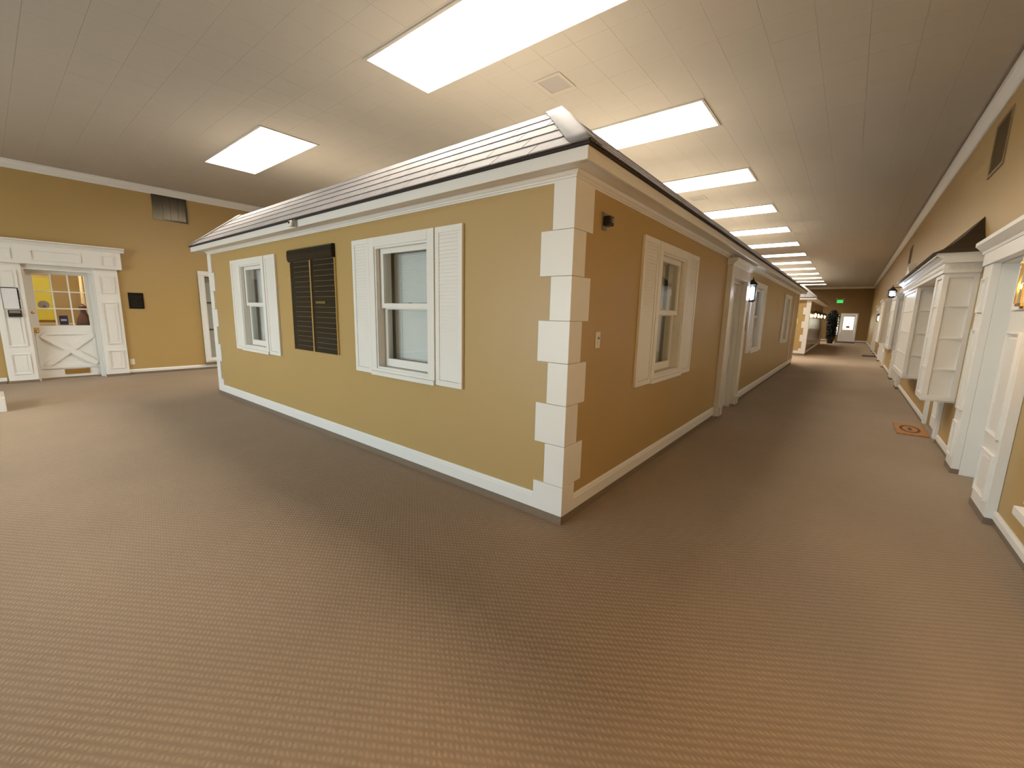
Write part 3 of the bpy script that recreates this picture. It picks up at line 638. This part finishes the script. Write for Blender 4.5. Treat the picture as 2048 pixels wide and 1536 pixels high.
# notices on the surround and glass
nb = thing('paper_notice', FL @ Vector((-2.12, 0.07, 1.42)), 'white paper notice in a thin dark frame on the crossbuck door pilaster', 'notice')
MB(FL).box(-2.215, -2.005, 0.071, 0.078, 1.37, 1.76).build('backing', BLACKM, nb); MB(FL).box(-2.21, -2.025, 0.078, 0.081, 1.375, 1.745).build('sheet', PAPER, nb)
kb = thing('key_box', FL @ Vector((-2.10, 0.07, 1.26)), 'small black box under the white notice on the pilaster', 'box')
MB(FL).box(-2.175, -2.01, 0.071, 0.11, 1.23, 1.355).build('case', BLACKM, kb, bevel=0.004); MB(FL).box(-2.16, -2.025, 0.1105, 0.114, 1.30, 1.345).build('slot', GREYM, kb)
cd = thing('door_card', FL @ Vector((-1.45, -0.21, 1.07)), 'small navy card standing in the lower middle pane of the crossbuck door', 'sign')
MB(FL).box(-1.525, -1.405, -0.215, -0.209, 1.075, 1.255).build('card', BLUE, cd); MB(FL).box(-1.505, -1.425, -0.2088, -0.2082, 1.15, 1.185).build('pale_print', GREYC, cd)
gc = thing('grey_disc', FL @ Vector((-1.72, -0.09, 1.40)), 'grey rounded disc behind the crossbuck door panes with a faint red mark', 'notice')  # flat grey disc with a small reddish square behind the panes
MB(FL).lathe([(0.001, 0), (0.075, 0.0), (0.08, 0.004), (0.001, 0.006)], (-1.70, -0.26, 1.46), 18, 'v').build('disc', GREYC, gc); MB(FL).box(-1.715, -1.675, -0.2535, -0.2525, 1.41, 1.45).build('red_mark', mat('faded_red', (0.35, 0.12, 0.10), 0.6, noise=0.2), gc)

# office behind the crossbuck door
ow = MB(); ow.box(-13.9, -13.75, -3.4, 0.6, 0, 2.7); ow.box(-13.75, XL-0.16, -3.4, -3.25, 0, 2.7); ow.box(-13.75, XL-0.16, 0.45, 0.6, 0, 2.7); ow.box(-13.9, XL-0.16, -3.4, 0.6, 2.7, 2.8)
tag(ow.build('wall_office', TAN), 'tan walls of the small office seen through the crossbuck door', 'wall', kind='structure')
ys = thing('yellow_blind', (-13.7, -1.2, 1.0), 'bright yellow roller blind on the office wall behind the crossbuck door', 'blind')
MB().box(-13.74, -13.70, -1.90, -1.36, 1.09, 2.10).build('panel', YELLOW, ys); MB().box(-13.74, -13.69, -1.92, -1.34, 2.10, 2.14).build('head_bar', CREAM, ys)
cs = thing('office_shelf', (-13.6, -1.3, 0.95), 'low pale shelf under the yellow blind in the office', 'shelf')
MB().box(-13.74, -13.4, -1.9, -0.2, 0.98, 1.02).build('board', CREAM, cs); MB().box(-13.74, -13.70, -1.9, -0.2, 0.9, 0.98).build('rail', CREAM, cs)
dp = thing('office_drape', (-12.9, -0.7, 0.3), 'cream drape beside the red brown vase seen through the door panes', 'drape')
b = MB()
for i in range(6): b.lathe([(0.035, 0.3), (0.045, 1.2), (0.03, 2.2)], (-12.9+0.05*(i % 2), -0.93+0.075*i, 0), 8)
b.build('folds', CREAM, dp)
vs = thing('tall_vase', (-12.2, -1.03, 0.92), 'red brown long necked vase seen through the lower panes of the crossbuck door', 'vase')
MB().lathe([(0.0, 0.92), (0.13, 0.92), (0.15, 1.0), (0.12, 1.15), (0.06, 1.28), (0.045, 1.36), (0.065, 1.40), (0.065, 1.44), (0.03, 1.47), (0, 1.47)], (-12.2, -1.03, 0), 16).build('body', REDBR, vs, smooth=True)
MB().lathe([(0.0, 1.465), (0.03, 1.465), (0.028, 1.49), (0, 1.495)], (-12.2, -1.03, 0), 12).build('lip', REDBR, vs)
sd = thing('side_table', (-12.2, -1.03, 0), 'plain wooden stand under the vase in the office', 'table')
MB().box(-12.45, -11.95, -1.29, -0.77, 0.88, 0.919).build('top', BARK, sd)
for a in (-12.42, -12.02):
    for c in (-1.26, -0.84): MB().box(a, a+0.04, c, c+0.04, 0, 0.88).build('leg', BARK, sd)
ol = thing('office_light', (-12.2, -1.4, 2.69), 'round flush lamp on the office ceiling behind the crossbuck door', 'ceiling light')
MB().lathe([(0.0, 2.60), (0.14, 2.62), (0.17, 2.66), (0.17, 2.699), (0, 2.699)], (-12.2, -1.4, 0), 18).build('shade', mat('warm_lit_shade', (0.9, 0.85, 0.7), 0.5, emit=(1, 0.86, 0.6), es=75), ol)
MB().lathe([(0.18, 2.685), (0.18, 2.6995), (0.171, 2.6995), (0.171, 2.685)], (-12.2, -1.4, 0), 18).build('rim', BRASS, ol)

# other things on the left wall
pq = thing('wall_plaque', FL @ Vector((-0.36, 0, 1.41)), 'square black plaque with faint lines on the tan wall by the crossbuck door', 'plaque')
MB(FL).box(-0.49, -0.24, 0.001, 0.02, 1.42, 1.755).build('plate', BLACK, pq, bevel=0.004)
b = MB(FL)
for i in range(7): b.box(-0.46, -0.27, 0.0201, 0.0212, 1.46+i*0.036, 1.467+i*0.036)
b.build('text_lines', mat('dim_bronze', (0.05, 0.04, 0.025), 0.4, metal=0.5, noise=0.2), pq, kind='stuff')
dc = thing('display_cabinet', FL @ Vector((1.3, 0, 0.16)), 'tall white framed glass display case on the tan wall past the house end', 'display case')
f = MB(FL); f.ring(0.76, 1.86, 0.17, 2.31, 0.12, 0.10, 0.125); f.ring(0.79, 1.83, 0.20, 2.28, 0.07, 0.125, 0.145); f.build('frame', WHITE, dc, bevel=0.006)
MB(FL).box(0.801, 1.819, 0.013, 0.06, 0.211, 2.269).build('back', mat('pale_grey_lining', (0.52, 0.52, 0.49), 0.7, noise=0.04), dc)
b = MB(FL); b.box(0.78, 0.80, 0.012, 0.10, 0.19, 2.29); b.box(1.82, 1.84, 0.012, 0.10, 0.19, 2.29); b.box(0.80, 1.82, 0.012, 0.10, 0.19, 0.21); b.box(0.80, 1.82, 0.012, 0.10, 2.27, 2.29); b.build('case', WHITE, dc)
for z in (0.95, 1.58): MB(FL).box(0.801, 1.819, 0.061, 0.098, z, z+0.022).build('shelf', BLACKM, dc)
MB(FL).box(0.801, 1.819, 0.061, 0.098, 2.08, 2.16).build('top_rail', GREYM, dc)
MB(FL).box(0.87, 1.75, 0.112, 0.116, 0.28, 2.20).build('pane', GLASS, dc)
vg = thing('wall_vent', FL @ Vector((0.39, 0, 3.33)), 'dark glossy metal vent under the crown moulding by the crossbuck door', 'vent')
MB(FL).ring(0.09, 0.70, 3.34, 3.865, 0.035, 0.001, 0.022).build('frame', DARKM, vg); MB(FL).box(0.12, 0.67, 0.001, 0.006, 3.37, 3.83).build('backing', BLACK, vg)
for i in range(4):
    a = 0.127+i*0.137; MB(FL).add([(a, 0.007, 3.376), (a+0.13, 0.018, 3.376), (a+0.13, 0.018, 3.83), (a, 0.007, 3.83), (a, 0.010, 3.376), (a+0.13, 0.021, 3.376), (a+0.13, 0.021, 3.83), (a, 0.010, 3.83)],
                                  [(0,3,2,1),(4,5,6,7),(0,1,5,4),(1,2,6,5),(2,3,7,6),(3,0,4,7)]).build('blade', DARKM, vg)
pd = thing('stepped_pedestal', (-7.8, -2.72, 0), 'white stepped pedestal base standing on the carpet at the frame edge', 'pedestal')
MB().box(-8.15, -7.49, -3.05, -2.40, 0, 0.20).build('plinth', WHITE, pd, bevel=0.006); MB().box(-8.12, -7.52, -3.02, -2.43, 0.20, 0.24).build('step', WHITE, pd, bevel=0.01); MB().box(-8.08, -7.56, -2.98, -2.47, 0.24, 0.55).build('shaft', WHITE, pd, bevel=0.006)

# ------------------------------------------------------------------ ceiling fittings
def speaker(x0, x1, y0, y1, label):
    o = thing('ceiling_vent', ((x0+x1)/2, (y0+y1)/2, ZC), label, 'vent')
    b = MB(); w_ = 0.035
    for a in ((x0, x1, y0, y0+w_), (x0, x1, y1-w_, y1), (x0, x0+w_, y0+w_, y1-w_), (x1-w_, x1, y0+w_, y1-w_)): b.box(*a, ZC-0.010, ZC-0.0005)
    b.build('frame', CEIL, o); MB().box(x0+w_, x1-w_, y0+w_, y1-w_, ZC-0.006, ZC-0.0005).build('grille', mat('grey_grille', (0.40, 0.37, 0.34), 0.7, noise=0.08, nscale=300), o)
speaker(-1.55, -1.22, 1.60, 1.95, 'square grey ceiling grille between the two nearest light panels')
speaker(-1.55, -1.22, 7.15, 7.48, 'square ceiling grille farther along, between the third and fourth light panels')

# ------------------------------------------------------------------ right wall: door surrounds, bay fronts
def surround(n, p, open_, zt, label, pediment=None, leafglass=False):
    (a0, a1), (b0, b1) = p
    o = thing(f'door_{n}', FR @ Vector(((a0+b1)/2, 0, 0)), label, 'door', kind='structure')
    pilaster(FR, a0, a1, zt, o); pilaster(FR, b0, b1, zt, o)
    MB(FR).box(a0-0.02, b1+0.02, 0.001, 0.075, zt, zt+0.12).build('frieze', WHITE, o, bevel=0.003)
    MB(FR).prism([(0.001, zt+0.12), (0.08, zt+0.12), (0.085, zt+0.145), (0.11, zt+0.17), (0.14, zt+0.20), (0.14, zt+0.235), (0.001, zt+0.235)], a0-0.08, b1+0.08).build('cornice', WHITE, o)
    j = MB(FR); j.box(open_[0], open_[0]+0.012, -0.158, 0.001, 0, zt); j.box(open_[1]-0.012, open_[1], -0.158, 0.001, 0, zt); j.box(open_[0], open_[1], -0.158, 0.001, zt-0.012, zt); j.build('jamb', WHITE, o)
    lf = MB(FR).box(open_[0]+0.013, open_[1]-0.013, -0.155, -0.115, 0.012, zt-0.013).build('leaf', WHITE, o)
    pm = MB(FR); c = (open_[0]+open_[1])/2
    for u0, u1 in ((open_[0]+0.12, c-0.05), (c+0.05, open_[1]-0.12)):
        for z0, z1 in ((0.2, 0.85), (1.0, zt-0.2)): pm.ring(u0, u1, z0, z1, 0.02, -0.115, -0.104)
    pm.build('panel_molding', WHITE, lf)
    MB(FR).lathe([(0.028, 0), (0.012, 0.01), (0.012, 0.03), (0.03, 0.045), (0.02, 0.065), (0, 0.067)], (open_[0]+0.09, -0.115, 0.97), 12, 'v').build('knob', BRASS, lf, smooth=True)
    if pediment:
        c = (a0+b1)/2; h = pediment; t = zt+0.235
        MB(FR).prismv([(a0-0.06, t), (b1+0.06, t), (b1+0.06, t+0.05), (c+0.12, t+h*0.8), (c, t+h), (c-0.12, t+h*0.8), (a0-0.06, t+0.05)], 0.001, 0.12).build('pediment', WHITE, o)
    return o
surround(3, ((2.16, 2.62), (3.54, 3.86)), (2.62, 3.54), 2.07, 'white panelled pilaster door surround on the corridor wall, nearest the viewer')
surround(4, ((10.4, 10.85), (12.4, 12.84)), (10.85, 12.4), 2.05, 'white pedimented door surround just past the long bay front', pediment=0.62)
surround(5, ((16.2, 16.65), (19.0, 19.5)), (16.65, 19.0), 2.05, 'wide white door surround farther down, beyond the pedimented one')
surround(6, ((23.8, 24.25), (26.0, 26.4)), (24.25, 26.0), 2.05, 'last white door surround before the far end wall')

def bay(parent, u0, u1, z0, z1, v, rows=4, cols=1):
    """one boxed bay: end panels, front frame with panes, bottom board"""
    for (e0, e1, s) in ((u0, u0+0.03, -1), (u1-0.03, u1, 1)):
        ep = MB(FR).box(e0, e1, 0.001, v, z0, z1).build('end_panel', WHITE, parent)
        b = MB(FR); q0, q1 = (e0-0.030, e0) if s < 0 else (e1, e1+0.030)
        b.box(q0, q1, 0.001, 0.045, z0, z1); b.box(q0, q1, v-0.045, v, z0, z1)
        for r in range(rows+1):
            zz = z0 + (z1-z0)*r/rows; c0 = max(z0, zz-(0.05 if r in (0, rows) else 0.009)); c1 = min(z1, zz+(0.05 if r in (0, rows) else 0.009))
            b.box(q0, q1, 0.045, v-0.045, c0, c1)
        b.build('stile_frame', WHITE, ep)
    fr = MB(FR); fr.ring(u0+0.03, u1-0.03, z0, z1, 0.05, v-0.035, v)
    for r in range(1, rows): fr.box(u0+0.08, u1-0.08, v-0.03, v-0.004, z0+(z1-z0)*r/rows-0.014, z0+(z1-z0)*r/rows+0.014)
    for c in range(1, cols): fr.box(u0+0.08+(u1-u0-0.16)*c/cols-0.014, u0+0.08+(u1-u0-0.16)*c/cols+0.014, v-0.03, v-0.006, z0+0.05, z1-0.05)
    f = fr.build('front_frame', WHITE, parent)
    for r in range(rows):
        MB(FR).box(u0+0.08, u1-0.08, v-0.022, v-0.016, z0+(z1-z0)*r/rows+0.015, z0+(z1-z0)*(r+1)/rows-0.015).build('front_panel', WHITE, f)
    MB(FR).box(u0, u1, 0.001, v, z0-0.02, z0).build('bottom_board', WHITE, parent)

s = thing('bay_front', FR @ Vector((6.6, 0, 0.6)), 'long white bay shop front with dark flared roof, nearest along the corridor wall', 'bay window')
bay(s, 4.40, 4.92, 0.62, 2.06, 0.28); bay(s, 6.85, 8.80, 0.62, 2.06, 0.28, cols=1)
MB(FR).box(4.34, 8.98, 0.001, 0.295, 2.06, 2.16).build('frieze', WHITE, s)
dm = MB(FR); me_d = None
for i in range(5): MB(FR).box(4.326, 4.34, 0.03+i*0.052, 0.056+i*0.052, 2.105, 2.135).build('dentil', WHITE, s)
for i in range(60): dm.box(4.37+i*0.0765, 4.405+i*0.0765, 0.295, 0.312, 2.105, 2.135)
dm.build('dentils', WHITE, s, kind='stuff')
c = MB(FR); pr = [(0.0, 2.16), (0.30, 2.16), (0.315, 2.175), (0.325, 2.20), (0.355, 2.225), (0.38, 2.235), (0.38, 2.265), (0, 2.265)]
c.prism([(max(0.001, p[0]), p[1]) for p in pr], 4.25, 9.05); c.build('cornice', WHITE, s)
# flared roof: concave rings from the eave up to the wall
rings = [(0.0, 0.42), (0.05, 0.33), (0.12, 0.24), (0.22, 0.15), (0.33, 0.07), (0.43, 0.004)]   # (height, distance from wall)
vs = []; fs = []
for hgt, dist in rings:
    ins = (0.42-dist)*1.25
    vs += [(4.20+ins, 0.002, 2.266+hgt), (4.20+ins, dist, 2.266+hgt), (9.10-ins, dist, 2.266+hgt), (9.10-ins, 0.002, 2.266+hgt)]
for i in range(len(rings)-1):
    k = i*4
    for j in range(3): fs.append((k+j, k+j+1, k+4+j+1, k+4+j))
    fs.append((k+3, k, k+4, k+7))
fs += [(0, 1, 2, 3), tuple(reversed(range((len(rings)-1)*4, len(rings)*4)))]
MB(FR).add(vs, fs).build('roof', BROWNROOF, s)
d = thing('door_7', FR @ Vector((5.52, 0, 0)), 'white door between the two bays, behind the coir mat', 'door', kind='structure')
b = MB(FR); b.box(4.93, 5.07, 0.001, 0.04, 0.05, 2.05); b.box(5.96, 6.10, 0.001, 0.04, 0.05, 2.05); b.build('casing', WHITE, d, bevel=0.003)
MB(FR).box(4.93, 6.10, 0.001, 0.03, 0.0, 0.05).build('threshold', CARPET, d)
lf = MB(FR).box(5.075, 5.955, -0.10, -0.03, 0.05, 2.045).build('leaf', WHITE, d)
b = MB(FR)
for z0, z1 in ((0.2, 0.9), (1.05, 1.9)): b.ring(5.22, 5.81, z0, z1, 0.02, -0.03, -0.018)
b.build('panel_molding', WHITE, lf); MB(FR).lathe([(0.028, 0), (0.012, 0.01), (0.012, 0.03), (0.03, 0.045), (0.02, 0.065), (0, 0.067)], (5.145, -0.03, 0.97), 12, 'v').build('knob', BRASS, lf, smooth=True)
mt = thing('door_mat', FR @ Vector((5.6, 0.2, 0)), 'orange brown coir doormat with a dark printed oval in front of the bay door', 'doormat')
MB(FR).box(5.2, 5.95, 0.035, 0.36, 0.001, 0.018).build('pile', COIR, mt, bevel=0.004)
b = MB(FR); n = 28
vs = [(5.575+0.26*math.cos(2*math.pi*i/n), 0.20+0.11*math.sin(2*math.pi*i/n), 0.0185) for i in range(n)] + [(5.575+0.20*math.cos(2*math.pi*i/n), 0.20+0.08*math.sin(2*math.pi*i/n), 0.0185) for i in range(n)]
b.add(vs, [(i, (i+1) % n, n+(i+1) % n, n+i) for i in range(n)]); b.box(5.48, 5.67, 0.18, 0.22, 0.018, 0.0187); b.build('printed_oval', COIRD, mt)
s2 = thing('bay_window', FR @ Vector((9.9, 0, 0.95)), 'white boxed bay window just past the long bay front, under the bluish lantern', 'bay window')
bay(s2, 9.25, 10.3, 0.96, 2.02, 0.37); MB(FR).prism([(0.001, 2.02), (0.37, 2.02), (0.40, 2.06), (0.40, 2.09), (0.001, 2.14)], 9.2, 10.35).build('cap', WHITE, s2)
s3 = thing('bay_window', FR @ Vector((15.3, 0, 0.9)), 'smaller looking white bay window in the distance before the wide door surround', 'bay window')
bay(s3, 14.4, 16.1, 0.90, 2.1, 0.33); MB(FR).prism([(0.001, 2.1), (0.33, 2.1), (0.37, 2.14), (0.37, 2.18), (0.001, 2.24)], 14.35, 16.15).build('cap', WHITE, s3)
s4 = thing('bay_window', FR @ Vector((0.6, 0, 0.34)), 'white bay window corner at the frame edge beside the amber lantern', 'bay window')
bay(s4, -0.6, 1.22, 0.47, 2.1, 0.115, cols=2); MB(FR).prism([(0.001, 0.34), (0.10, 0.34), (0.15, 0.40), (0.15, 0.45), (0.001, 0.45)], -0.66, 1.25).build('sill', WHITE, s4, bevel=0.003)
lantern(FR, -1.9, 0.15, 1.62, 2.02, 'unseen amber wall lantern added on the corridor wall beside the viewer', AMBERB, 270, (1.0, 0.54, 0.18), metal=BRASS, sx=0.06)  # out of view, added to warm and brighten the corridor side
lantern(FR, 9.45, 0.44, 2.02, 2.27, 'bluish white lantern hung above the boxed bay window down the corridor', COOLB, 7, (0.72, 0.82, 1.0), sx=0.06)
lantern(FR, 20.6, 0.16, 1.52, 1.90, 'small warm lantern on the corridor wall past the wide door surround', WARMB, 6, (1.0, 0.6, 0.25))
MS2 = frame((0.04, 0, 0), (0, 1, 0), (1, 0, 0))
for y, t in ((21.2, 'nearest its quoined corner'), (23.4, 'second from its quoined corner'), (26.4, 'third from its quoined corner'), (29.8, 'farthest from its quoined corner')):  # lanterns added in place of warm glows reflected in the glossy wall
    lantern(MS2, y, 0.13, 1.62, 1.98, f'added warm lantern for a reflected glow on the second house side wall, {t}', WARMB, 5, (1.0, 0.5, 0.22))
yn = thing('yellow_sign', M5 @ Vector((-0.40, 0, 1.3)), 'small yellow sign by the quoins of the second house', 'sign')
MB(M5).box(-0.46, -0.34, 0.001, 0.012, 1.36, 1.58).build('plate', YELLOW, yn); MB(M5).ring(-0.465, -0.335, 1.355, 1.585, 0.006, 0.012, 0.015).build('rim', GOLD, yn)
dmat = thing('door_mat', FR @ Vector((21.9, 0.3, 0)), 'dark door mat lying by the corridor wall in the distance', 'doormat')
MB(FR).box(21.5, 22.3, 0.03, 0.45, 0.001, 0.016).build('pile', DMAT, dmat); MB(FR).box(21.47, 22.33, 0.01, 0.47, 0.0005, 0.006).build('border', DMAT, dmat)
def grille(u0, u1, z0, z1, label):
    o = thing('wall_vent', FR @ Vector(((u0+u1)/2, 0, z0)), label, 'vent')
    GM = mat('tan_grille_paint', (0.27, 0.18, 0.075), 0.5, noise=0.05)
    MB(FR).ring(u0, u1, z0, z1, 0.03, 0.001, 0.012).build('frame', GM, o); b = MB(FR); z = z0+0.035
    while z < z1-0.05:
        b.add([(u0+0.03, 0.002, z+0.02), (u1-0.03, 0.002, z+0.02), (u1-0.03, 0.010, z), (u0+0.03, 0.010, z), (u0+0.03, 0.003, z+0.022), (u1-0.03, 0.003, z+0.022), (u1-0.03, 0.011, z+0.002), (u0+0.03, 0.011, z+0.002)],
              [(0,3,2,1),(4,5,6,7),(0,1,5,4),(1,2,6,5),(2,3,7,6),(3,0,4,7)]); z += 0.024
    b.build('blades', GM, o, kind='stuff')
grille(4.35, 5.0, 3.15, 3.72, 'tan louvred vent high on the wall above the long bay front')
grille(13.0, 13.6, 3.03, 3.52, 'tan louvred vent high on the wall beyond the pedimented door')

# ------------------------------------------------------------------ far end wall
d = thing('door_8', FB @ Vector((1.33, 0, 0)), 'white exit door with a bright glazed upper half at the corridor end', 'door', kind='structure')
b = MB(FB); b.box(0.82, 0.93, 0.001, 0.03, 0, 2.0); b.box(1.72, 1.83, 0.001, 0.03, 0, 2.0); b.box(0.82, 1.83, 0.001, 0.03, 2.0, 2.09); b.build('casing', WHITE, d)
lf = MB(FB); lf.box(0.935, 1.02, -0.09, -0.05, 0.01, 1.995); lf.box(1.63, 1.715, -0.09, -0.05, 0.01, 1.995); lf.box(1.02, 1.63, -0.09, -0.05, 0.01, 0.89); lf.box(1.02, 1.63, -0.09, -0.05, 1.83, 1.995)
lf = lf.build('leaf', WHITE, d); MB(FB).box(1.02, 1.63, -0.072, -0.068, 0.89, 1.83).build('pane', GLASS, lf)
MB(FB).box(1.02, 1.60, -0.05, -0.01, 0.93, 0.97).build('push_bar', GREYM, lf)
rs = thing('glass_sign', FB @ Vector((1.31, -0.05, 1.05)), 'small red sign on the glass of the exit door', 'sign')
MB(FB).box(1.22, 1.42, -0.066, -0.060, 1.02, 1.16).build('plate', RED, rs); MB(FB).ring(1.215, 1.425, 1.015, 1.165, 0.008, -0.060, -0.058).build('rim', PAPER, rs)
wn = thing('window_7', FB @ Vector((0.66, 0, 0.5)), 'narrow bright sidelight beside the exit door, partly behind the dark plant', 'window', kind='structure')
MB(FB).ring(0.56, 0.76, 0.48, 1.97, 0.02, 0.001, 0.02).build('casing', WHITE, wn); MB(FB).box(0.58, 0.74, -0.08, -0.076, 0.5, 1.95).build('pane', GLASS, wn)
ex = thing('exit_sign', FB @ Vector((0.64, 0, 2.83)), 'green lit EXIT sign with two lamp heads above the exit door', 'sign')
MB(FB).box(0.45, 0.83, 0.001, 0.05, 2.83, 3.07).build('case', PAPER, ex); MB(FB).box(0.465, 0.815, 0.05, 0.054, 2.845, 3.055).build('face', EXITM, ex)
cu = bpy.data.curves.new('exit_text', 'FONT'); cu.body = 'EXIT'; cu.size = 0.17; cu.align_x = 'CENTER'; cu.align_y = 'CENTER'; cu.extrude = 0.002; cu.materials.append(EXITT)
tmp_o = bpy.data.objects.new('lettering_curve', cu); COL.objects.link(tmp_o); bpy.context.view_layer.update()
lme = bpy.data.meshes.new_from_object(tmp_o.evaluated_get(bpy.context.evaluated_depsgraph_get())); bpy.data.objects.remove(tmp_o); lme.materials.clear(); lme.materials.append(EXITT)
to = bpy.data.objects.new('lettering', lme); COL.objects.link(to); to.parent = ex; to.location = (FB @ Vector((0.64, 0.057, 2.95))) - ROOT[ex]; to.rotation_euler = (math.pi/2, 0, 0)
for sx_ in (-1, 1):
    MB(FB).tube([(0.64+sx_*0.15, 0.025, 3.07), (0.64+sx_*0.19, 0.025, 3.12)], 0.012).build('lamp_arm', GREYM, ex)
    MB(FB).lathe([(0.03, 0.01), (0.05, 0.06), (0.05, 0.065), (0, 0.066)], (0.64+sx_*0.22, 0.0, 3.14), 12, 'v').build('lamp_head', GREYM, ex)
m8 = thing('door_mat', FB @ Vector((1.3, 0.4, 0)), 'dark rectangular door mat in front of the exit door', 'doormat')
MB(FB).box(0.75, 1.80, 0.15, 2.3, 0.001, 0.02).build('pile', DMAT, m8); MB(FB).box(0.72, 1.83, 0.12, 2.33, 0.0005, 0.008).build('border', DMAT, m8)
tag(MB().box(-20, 25, YB+0.2, 70, -0.2, -0.02).build('ground_outside', PAVE), 'pale paving outside beyond the exit door', 'ground', kind='structure')

# dark plant near the far end
tp = thing('potted_tree', (0.50, 33.2, 0), 'tall dark bushy potted tree near the exit door', 'plant')
MB().lathe([(0, 0), (0.15, 0), (0.20, 0.30), (0.22, 0.32), (0.19, 0.32), (0.17, 0.29), (0, 0.29)], (0.50, 33.2, 0), 16).build('pot', BLACKM, tp)
MB().tube([(0.50, 33.2, 0.28), (0.49, 33.21, 0.9), (0.51, 33.2, 1.6)], 0.03).build('trunk', BARK, tp)
rnd = random.Random(3); lv = MB()
for i in range(3200):
    z = rnd.uniform(0.35, 2.2); rad = 0.25+0.09*min(1, (z-0.35)/1.2)
    if z > 1.9: rad *= (2.35-z)/0.45
    t = rnd.uniform(0, 6.283); r = rad*math.sqrt(rnd.random())
    c_ = Vector((0.50+r*math.cos(t), 33.2+r*math.sin(t), z)); a = Vector((rnd.gauss(0, 1), rnd.gauss(0, 1), rnd.gauss(0, 1))).normalized(); q = a.orthogonal().normalized()
    lv.add([tuple(c_-a*0.06), tuple(c_+q*0.025), tuple(c_+a*0.06), tuple(c_-q*0.025)], [(0, 1, 2, 3)])
lv.build('foliage', LEAF, tp, kind='stuff')
